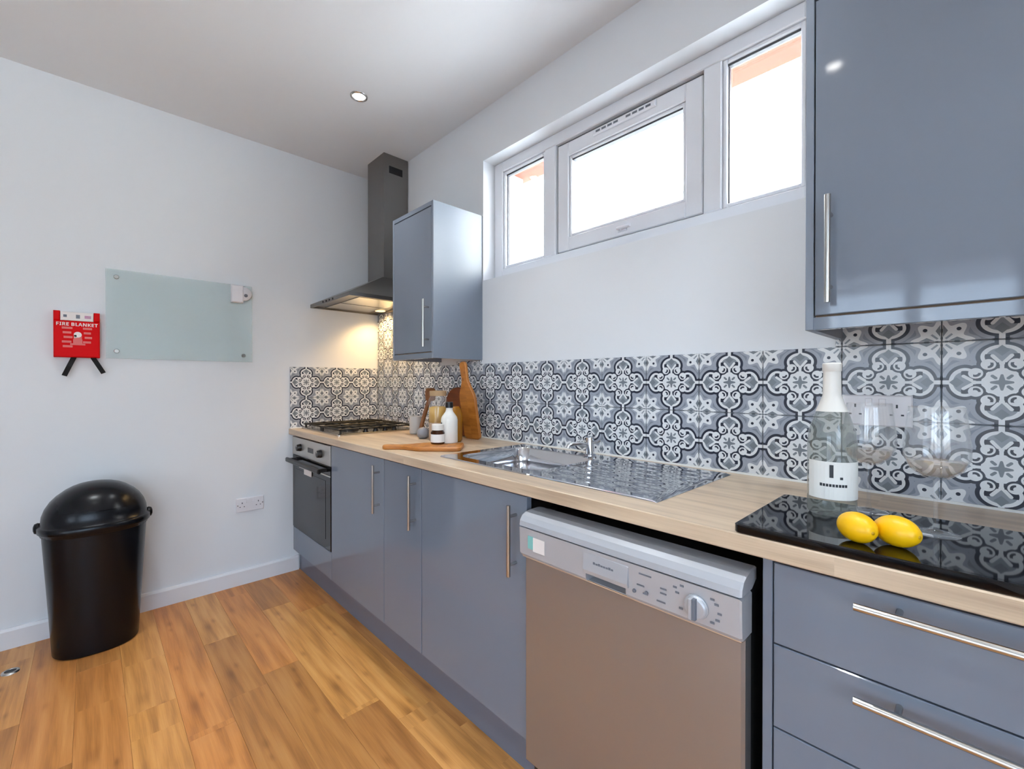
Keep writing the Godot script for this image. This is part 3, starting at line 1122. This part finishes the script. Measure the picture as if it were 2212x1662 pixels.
func left_wall_things() -> void:
	double_socket("double_socket", "white double wall socket low on the left wall above the skirting", Vector3(0.0, 0.472, 0.832), true)
	double_socket("double_socket", "white double wall socket on the patterned tiles beside the bottle", Vector3(2.838, 1.130, 0.009), false)
	# glass board on four stand-offs
	var t := thing("glass_notice_board", Vector3(0.0, 1.325, 1.147), "pale green frosted glass board on steel stand-offs on the left wall", "glass board")
	begin()
	block(Vector3(0.016, 1.325, 0.822), Vector3(0.021, 1.777, 1.471), 0.001, 0)
	part("glass_sheet", t, M["frosted board glass"])
	for z in [0.868, 1.430]:
		for y in [1.363, 1.738]:
			begin()
			lathe([[0.008, 0.0], [0.008, 0.0212, 1], [0.011, 0.0212], [0.011, 0.025], [0.009, 0.027]], 16, Vector3(0, y, z), 0)
			part("stand_off", t, M["satin steel"])
	# thermostat
	t = thing("room_thermostat", Vector3(0.021, 1.67, 0.895), "small white thermostat with a round dial over the glass board's corner", "thermostat")
	begin()
	block(Vector3(0.0212, 1.672, 0.872), Vector3(0.046, 1.774, 0.934), 0.005, 0)
	part("casing", t, M["white plastic"])
	begin()
	lathe([[0.040, 0.0212], [0.040, 0.030, 1], [0.036, 0.036], [0.001, 0.037]], 24, Vector3(0, 1.728, 0.865), 0)
	part("dial", t, M["white plastic"])
	begin()
	lathe([[0.010, 0.0365], [0.009, 0.041]], 16, Vector3(0, 1.718, 0.858), 0)
	part("dial_knob", t, M["print grey"])
	# fire blanket
	t = thing("fire_blanket", Vector3(0.0, 1.325, 1.573), "red fire blanket case with two black pull straps on the left wall", "fire blanket")
	begin()
	block(Vector3(0.0, 1.325, 1.492), Vector3(0.036, 1.500, 1.652), 0.004, 0)
	var red := part("case", t, M["red plastic"])
	for z in [[1.492, 1.514], [1.630, 1.652]]:
		begin()
		block(Vector3(0.0, 1.4995, z[0]), Vector3(0.036, 1.545, z[1]), 0.004, 0)
		part("case_horn", t, M["red plastic"])
	begin()
	block(Vector3(0.004, 1.5005, 1.515), Vector3(0.034, 1.542, 1.629), 0.002, 0)
	var head := part("header_card", t, M["print white"])
	bx("header_print", head, M["print grey"], Vector3(0.0335, 1.516, 1.607), Vector3(0.0345, 1.528, 1.619))
	bx("header_print", head, M["print grey"], Vector3(0.0335, 1.512, 1.562), Vector3(0.0345, 1.530, 1.576))
	bx("header_print", head, M["print pink"], Vector3(0.0335, 1.514, 1.523), Vector3(0.0345, 1.528, 1.546))
	words("FIRE BLANKET", red, M["print white"], 0.0215, Vector3(0.0363, 1.483, 1.572), PI / 2)
	for k in 5:
		for s in [[1.588, 1.624], [1.520, 1.552]]:
			var y := 1.470 - 0.022 * k
			if k == 4 and s[0] < 1.55: continue
			bx("instruction_line", red, M["print pale red"], Vector3(0.0355, y - 0.010, s[0] + 0.004 * (k % 2)), Vector3(0.0364, y, s[1] - 0.003 * (k % 3)))
	begin()
	# pictogram: a cloth shape held above a base
	loft([circle(Vector3(0.0355, 1.434, 1.570), 0.014, 14, 0), circle(Vector3(0.0366, 1.434, 1.570), 0.014, 14, 0)], -1)
	block(Vector3(0.0355, 1.418, 1.574), Vector3(0.0366, 1.432, 1.583))
	part("pictogram", red, M["print white"])
	begin()
	var poly := [[1.432, 0.008], [1.412, 0.010], [1.392, 0.020], [1.384, 0.034]]
	for k in 3:
		block(Vector3(0.0355, poly[k + 1][0], 1.570 - poly[k][1] - 0.006), Vector3(0.0364, poly[k][0], 1.570 + poly[k][1] + 0.006))
	part("pictogram", red, M["print pale red"])
	for s in [[1.583, 1.617, 1.236], [1.518, 1.479, 1.250]]:
		var tilt := atan2(s[0] - s[1], 1.328 - s[2])
		begin()
		var d := Vector3(0.006, s[2] - 1.328, s[1] - s[0])
		var n := Vector3(0, d.z, -d.y).normalized() * 0.0095
		var o := Vector3(0.0022, 0, 0)
		var a := Vector3(0.022, 1.328, s[0])
		var r := []
		for f in [0.0, 0.5, 1.0]:
			var c: Vector3 = a + d * f + Vector3(0.006 * sin(PI * f), 0, 0)
			r.append(PackedVector3Array([c - n - o, c + n - o, c + n + o, c - n + o]))
		loft(r, -1)
		part("pull_strap", t, M["webbing"])
		tilt = 0.0
	# swing bin
	t = thing("swing_bin", Vector3(0.20, 0.0, 1.508), "black oval plastic swing bin with domed lid against the left wall", "bin")
	var c := Vector3(0.20, 0, 1.508)
	begin()
	var rings := []
	for s in [[0.0, 0.134, 0.142], [0.006, 0.140, 0.148], [0.30, 0.156, 0.164], [0.535, 0.168, 0.178], [0.537, 0.172, 0.183], [0.556, 0.172, 0.183]]:
		rings.append(oval(c + Vector3(0, s[0], 0), s[1], s[2], 2.5, 48))
	loft(rings, [1, 0, 0, 2, 2])
	part("bucket", t, M["bin plastic"])
	begin()
	rings = []
	for s in [[0.548, 0.176, 0.188], [0.552, 0.180, 0.192], [0.572, 0.180, 0.192], [0.578, 0.176, 0.187]]:
		rings.append(oval(c + Vector3(0, s[0], 0), s[1], s[2], 2.5, 48))
	for k in 9:
		var f := PI / 2 * k / 8.0
		var q := pow(maxf(cos(f), 0.0), 0.9)
		rings.append(oval(c + Vector3(0, 0.582 + 0.160 * sin(f), 0), maxf(0.170 * q, 0.0005), maxf(0.182 * q, 0.0005), 2.3, 48))
	loft(rings, [1, 1, 1, 0, 0, 0, 0, 0, 0, 0, 0, 0])
	var lid := part("lid", t, M["bin plastic"])
	begin()
	rings = []
	for k in 9:
		var f := deg_to_rad(20.0) + (PI / 2 - deg_to_rad(20.0)) * k / 8.0
		var q := pow(maxf(cos(f), 0.0), 0.9)
		if k == 0: rings.append(oval(c + Vector3(0.004, 0.582 + 0.158 * sin(f), 0), 0.163 * q, 0.164 * q, 2.2, 48))
		rings.append(oval(c + Vector3(0.004, 0.584 + 0.164 * sin(f), 0), maxf(0.173 * q, 0.0005), maxf(0.174 * q, 0.0005), 2.2, 48))
	loft(rings, [1, 0, 0, 0, 0, 0, 0, 0, 0])
	part("flap", lid, M["bin plastic"])
	for s in [-1, 1]:
		begin()
		lathe([[0.010, -0.014], [0.021, -0.010], [0.025, 0.0], [0.021, 0.010], [0.010, 0.014]], 18, c + Vector3(0, 0.566, s * 0.188), 2)
		part("hinge_boss", lid, M["bin plastic"])
	# cable grommet in the floor
	t = thing("floor_grommet", Vector3(0.258, 0.0, 1.772), "small steel floor grommet with a dark hole beside the bin", "grommet")
	begin()
	lathe([[0.028, 0.0], [0.026, 0.005], [0.018, 0.006, 1], [0.017, 0.002]], 24, t.position)
	part("ring", t, M["satin steel"])
	begin()
	lathe([[0.0165, 0.001], [0.0165, 0.0035]], 20, t.position)
	part("plug", t, M["black plastic"])

func paddle(l: float, w: float, hl: float, hw: float) -> Array:
	# outline of a paddle board, its foot at z = 0, handle towards +z
	var p := []
	var r := 0.02
	for k in 5:
		var a := -PI / 2 + PI / 2 * k / 4.0
		p.append(Vector2(w / 2 - r + r * cos(a), r + r * sin(a)))
	var body := l - hl
	for k in 7:
		var f := k / 6.0
		p.append(Vector2(lerpf(w / 2, hw / 2, smoothstep(0.0, 1.0, f)), body - 0.085 + 0.105 * f))
	for k in 7:
		var a := PI * k / 6.0
		p.append(Vector2(hw / 2 * 1.12 * cos(a), l - hw / 2 + hw / 2 * sin(a)))
	for k in 7:
		var f := 1.0 - k / 6.0
		p.append(Vector2(-lerpf(w / 2, hw / 2, smoothstep(0.0, 1.0, f)), body - 0.085 + 0.105 * f))
	for k in 5:
		var a := PI + PI / 2 * k / 4.0
		p.append(Vector2(-w / 2 + r + r * cos(a), r + r * sin(a)))
	return p

func crockery() -> void:
	var wood: Material = M["chopping wood"]
	# boards leaning on the tiles
	var t := thing("paddle_board", Vector3(1.225, WT, 0.100), "tall oak paddle board with handle leaning on the tiles", "chopping board")
	begin()
	slab(paddle(0.405, 0.108, 0.105, 0.040), 0.0, 0.018, 0.003)
	var o := local_part("board", t, wood)
	o.position = Vector3(0, 0.002, 0)
	t.rotation = Vector3(-deg_to_rad(79.0), deg_to_rad(8.0), 0)
	t = thing("round_board", Vector3(1.095, WT, 0.060), "dark round wooden board leaning behind the tall paddle board", "chopping board")
	begin()
	var disc := []
	for k in 40:
		disc.append(Vector2(0.135 * cos(TAU * k / 40.0), 0.135 + 0.135 * sin(TAU * k / 40.0)))
	slab(disc, 0.0, 0.016, 0.003)
	o = local_part("board", t, M["dark chopping wood"])
	o.position = Vector3(0, 0.002, 0)
	t.rotation = Vector3(-deg_to_rad(81.0), 0, 0)
	# serving board lying on the worktop
	t = thing("serving_board", Vector3(1.455, WT, 0.335), "oak serving board with handle lying flat, carrying two bottles", "serving board")
	begin()
	slab(paddle(0.355, 0.155, 0.10, 0.045), 0.0, 0.018, 0.004)
	local_part("board", t, wood)
	t.rotation.y = atan2(1.225 - 1.455, 0.575 - 0.335)
	# white bottle with black cap
	t = thing("white_bottle", Vector3(1.352, WT + 0.0182, 0.333), "white bottle with sloping shoulders and a black cap", "bottle")
	begin()
	lathe([[0.0005, 0.0], [0.036, 0.0], [0.038, 0.004], [0.038, 0.105], [0.035, 0.118], [0.018, 0.142], [0.015, 0.152], [0.015, 0.162]], 28, t.position)
	part("flask", t, M["foil white"])
	begin()
	lathe([[0.017, 0.160], [0.017, 0.184, 1], [0.015, 0.187], [0.001, 0.1875]], 20, t.position)
	part("cap", t, M["black plastic"])
	begin()
	var lab := []
	for y in [0.066, 0.094]:
		var r := PackedVector3Array()
		for k in 9:
			var a := deg_to_rad(95.0 + 5.0 * k)
			r.append(t.position + Vector3(cos(a) * 0.0386, y, sin(a) * 0.0386))
		for k in 9:
			var a := deg_to_rad(95.0 + 5.0 * (8 - k))
			r.append(t.position + Vector3(cos(a) * 0.0376, y, sin(a) * 0.0376))
		lab.append(r)
	loft(lab, -1)
	part("side_label", t, M["print dark"])
	# amber jar
	t = thing("amber_jar", Vector3(1.345, WT + 0.0182, 0.392), "squat amber glass jar with pale lid and white label", "jar")
	begin()
	lathe([[0.0005, 0.0], [0.029, 0.0], [0.031, 0.003], [0.031, 0.052], [0.024, 0.060], [0.024, 0.064]], 28, t.position)
	part("glass_body", t, M["amber glass"])
	begin()
	lathe([[0.027, 0.062], [0.027, 0.086, 1], [0.025, 0.088], [0.001, 0.0885]], 24, t.position)
	part("lid", t, M["foil white"])
	begin()
	lathe([[0.0316, 0.008], [0.0316, 0.044]], 28, t.position)
	part("label_band", t, M["label paper"])
	# storage jar with yellow contents
	t = thing("storage_jar", Vector3(1.120, WT, 0.238), "tall clear glass storage jar half filled with yellow pasta", "jar")
	var p := t.position
	begin()
	lathe([[0.0005, 0.0], [0.046, 0.0], [0.048, 0.004], [0.048, 0.205], [0.040, 0.222], [0.040, 0.232]], 28, p)
	part("glass_body", t, M["jar glass"])
	begin()
	lathe([[0.0005, 0.004], [0.0455, 0.004], [0.0455, 0.090]], 24, p)
	part("oats", t, M["kraft"])
	begin()
	lathe([[0.0005, 0.091], [0.0455, 0.091], [0.0455, 0.165], [0.030, 0.172]], 24, p)
	part("pasta", t, M["pasta"])
	begin()
	lathe([[0.042, 0.226], [0.043, 0.250, 1], [0.040, 0.252], [0.001, 0.2525]], 24, p)
	part("cork_stopper", t, M["cork"])
	# a pot of honey-coloured glass behind the white bottle
	t = thing("honey_jar", Vector3(1.225, WT, 0.215), "rounded honey coloured glass jar behind the white bottle", "jar")
	begin()
	lathe([[0.0005, 0.0], [0.036, 0.0], [0.042, 0.010], [0.044, 0.120], [0.036, 0.160], [0.026, 0.175]], 28, t.position)
	part("glass_body", t, M["honey"])
	# utensil pot and wooden spatula, salt pig
	t = thing("ceramic_pot", Vector3(0.800, WT, 0.175), "small pale ceramic pot beside the hob", "pot")
	begin()
	lathe([[0.0005, 0.0], [0.030, 0.0], [0.034, 0.006], [0.034, 0.098], [0.032, 0.100, 1], [0.029, 0.098], [0.029, 0.012], [0.0005, 0.012]], 28, t.position)
	part("pot_body", t, M["off white ceramic"])
	t = thing("wooden_mallet", Vector3(0.93, WT, 0.20), "dark wooden mallet standing on its handle behind the grey ball", "mallet")
	begin()
	tube([Vector3(0.905, WT, 0.215), Vector3(0.925, WT + 0.10, 0.200), Vector3(0.955, WT + 0.21, 0.180)], 0.011, 12)
	part("handle", t, M["walnut"])
	begin()
	lathe([[0.018, -0.035], [0.026, -0.030], [0.029, 0.0], [0.026, 0.030], [0.018, 0.035]], 20, Vector3(0.958, WT + 0.228, 0.178), 1)
	part("head", t, M["walnut"])
	begin()
	tube([Vector3(0.965, WT + 0.245, 0.172), Vector3(1.010, WT + 0.240, 0.140), Vector3(1.030, WT + 0.232, 0.126)], 0.008, 10)
	part("peg", t, M["walnut"])
	t = thing("stone_ball", Vector3(1.020, WT, 0.262), "round grey stone salt cellar in front of the mallet", "salt cellar")
	begin()
	lathe([[0.0005, 0.0], [0.018, 0.001], [0.030, 0.012], [0.034, 0.028], [0.030, 0.045], [0.018, 0.056], [0.0005, 0.060]], 24, t.position)
	part("cellar_body", t, M["stone grey"])
	# black stone board
	begin()
	loft([rrect(2.694, 3.24, 0.278, 0.607, 0.012, WT + 0.0005), rrect(2.692, 3.242, 0.276, 0.609, 0.013, WT + 0.002), rrect(2.692, 3.242, 0.276, 0.609, 0.013, WT + 0.0155), rrect(2.695, 3.239, 0.279, 0.606, 0.011, WT + 0.0175)], [1, 2, 3])
	tag(part("worktop_saver", self, M["black stone"], Vector3(2.96, WT, 0.44)), "polished black stone board on the worktop under the lemons", "board")
	var by := WT + 0.0177
	# wine bottle
	t = thing("wine_bottle", Vector3(2.812, by, 0.392), "clear glass wine bottle with white foil neck and white label", "bottle")
	p = t.position
	begin()
	lathe([[0.0005, 0.006], [0.030, 0.0], [0.040, 0.002], [0.0435, 0.008], [0.0435, 0.150], [0.041, 0.175], [0.031, 0.208], [0.021, 0.232], [0.0155, 0.250], [0.0145, 0.305], [0.0145, 0.316]], 40, p)
	part("glass_body", t, M["bottle glass"])
	begin()
	lathe([[0.0290, 0.2165], [0.0225, 0.2325], [0.0165, 0.2505], [0.0155, 0.300, 1], [0.0172, 0.302], [0.0172, 0.316, 1], [0.016, 0.3185], [0.001, 0.3195]], 28, p)
	part("neck_foil", t, M["foil white"])
	begin()
	lab = []
	for y in [0.038, 0.115]:
		var r := PackedVector3Array()
		for k in 17:
			var a := deg_to_rad(-12.0 + 9.6 * k)
			r.append(p + Vector3(cos(a) * 0.0442, y, sin(a) * 0.0442))
		for k in 17:
			var a := deg_to_rad(-12.0 + 9.6 * (16 - k))
			r.append(p + Vector3(cos(a) * 0.0437, y, sin(a) * 0.0437))
		lab.append(r)
	loft(lab, -1)
	var label := part("label", t, M["label paper"])
	# print on the label, facing the room: a bar, a dot and a line of small type
	begin()
	var fa := deg_to_rad(80.0)
	for q in [[0.0, 0.083, 0.0068, 0.026], [-0.017, 0.080, 0.005, 0.005]]:
		arc_patch(p, 0.0444, fa + q[0] / 0.0442, q[2] / 0.0442, q[1], q[1] + q[3])
	for k in 9:
		arc_patch(p, 0.0444, fa + (0.018 - 0.0054 * k) / 0.0442, 0.0040 / 0.0442, 0.0645, 0.0700 if k != 0 else 0.0705)
	part("lettering", label, M["print dark"])
	# goblets
	for s in [[2.863, 0.313, "stemmed wine glass holding pale wine, between the bottle and the other glass"], [2.972, 0.405, "stemmed wine glass holding pale wine, beside the two lemons, further from the bottle"]]:
		t = thing("wine_glass", Vector3(s[0], by, s[1]), s[2], "wine glass", "wine glasses on the black board")
		p = t.position
		begin()
		lathe([[0.0005, 0.0], [0.034, 0.0], [0.0345, 0.0012], [0.020, 0.004], [0.0055, 0.008], [0.0034, 0.018], [0.0032, 0.095], [0.005, 0.100], [0.020, 0.104], [0.037, 0.118], [0.046, 0.140], [0.0465, 0.160], [0.0400, 0.222], [0.0390, 0.232], [0.0385, 0.2325], [0.0380, 0.231], [0.0388, 0.222], [0.0452, 0.160], [0.0447, 0.141], [0.036, 0.120], [0.019, 0.1062], [0.0005, 0.1045]], 40, p)
		part("goblet", t, M["goblet glass"])
		begin()
		lathe([[0.0005, 0.1052], [0.0185, 0.1068], [0.0355, 0.1206], [0.0415, 0.1330], [0.0005, 0.1330]], 36, p)
		part("wine", t, M["pale wine"])
	# lemons
	for s in [[2.880, 0.562, 42.0, "lemon touching another, with its green-brown tip towards the room, by the bottle"], [2.9306, 0.5390, 28.0, "lemon touching another, by the foot of the wine glass"]]:
		t = thing("lemon", Vector3(s[0], by, s[1]), s[3], "lemon", "lemons on the black board")
		var prof := []
		for k in 17:
			var f := PI * k / 16.0
			var x := -cos(f) * 0.0320
			var r := 0.0255 * pow(sin(f), 0.88)
			var nip := 0.0045 * exp(-pow((absf(x) - 0.0320) / 0.003, 2.0))
			prof.append([maxf(r, 0.0003) + (nip * 0.4 if k > 0 and k < 16 else 0.0), x + signf(x) * nip * 0.35])
		begin()
		lathe(prof, 32, Vector3.ZERO, 0)
		o = local_part("skin", t, M["lemon skin"])
		o.position = Vector3(0, 0.0257, 0)
		begin()
		lathe([[0.0034, 0.0322], [0.003, 0.0338], [0.0003, 0.0342]], 12, Vector3.ZERO, 0)
		var tip := local_part("stem_tip", t, M["lemon tip"])
		tip.position = Vector3(0, 0.0257, 0)
		t.rotation.y = -deg_to_rad(s[2])

func arc_patch(p: Vector3, r: float, a: float, da: float, y0: float, y1: float) -> void:
	var lab := []
	for y in [y0, y1]:
		var ring := PackedVector3Array()
		for k in 4:
			var t := a - da / 2 + da * k / 3.0
			ring.append(p + Vector3(cos(t) * (r + 0.0003), y, sin(t) * (r + 0.0003)))
		for k in 4:
			var t := a + da / 2 - da * k / 3.0
			ring.append(p + Vector3(cos(t) * (r - 0.0004), y, sin(t) * (r - 0.0004)))
		lab.append(ring)
	loft(lab, -1)

func downlights() -> void:
	for iz in 2:
		for ix in 4:
			var c := Vector3(0.845 + 0.86 * ix, CEIL, 0.53 + 1.09 * iz)
			var label := "round recessed steel ceiling downlight, lit"
			if ix == 0 and iz == 0: label = "lit round steel ceiling downlight closest to the cooker hood chimney"
			var t := thing("ceiling_downlight", c, label, "ceiling light", "recessed ceiling downlights")
			begin()
			lathe([[0.043, 0.0], [0.042, -0.004], [0.034, -0.006, 1], [0.030, -0.002]], 28, c, 1)
			part("bezel", t, M["satin steel"])
			begin()
			lathe([[0.0275, -0.0005], [0.0275, -0.0040]], 24, c, 1)
			part("lamp", t, M["lamp glow"])
			var sp := SpotLight3D.new()
			sp.name = "downlight_spot"
			t.add_child(sp, true)
			sp.position = Vector3(0, -0.012, 0)
			sp.rotation_degrees = Vector3(-90, 0, 0)
			sp.spot_angle = 42
			sp.spot_angle_attenuation = 1.0
			sp.light_color = Color(0.96, 0.985, 1.0)
			sp.light_energy = 0.11
			sp.light_size = 0.03
			sp.spot_range = 12
			sp.spot_attenuation = 2
			sp.shadow_enabled = true
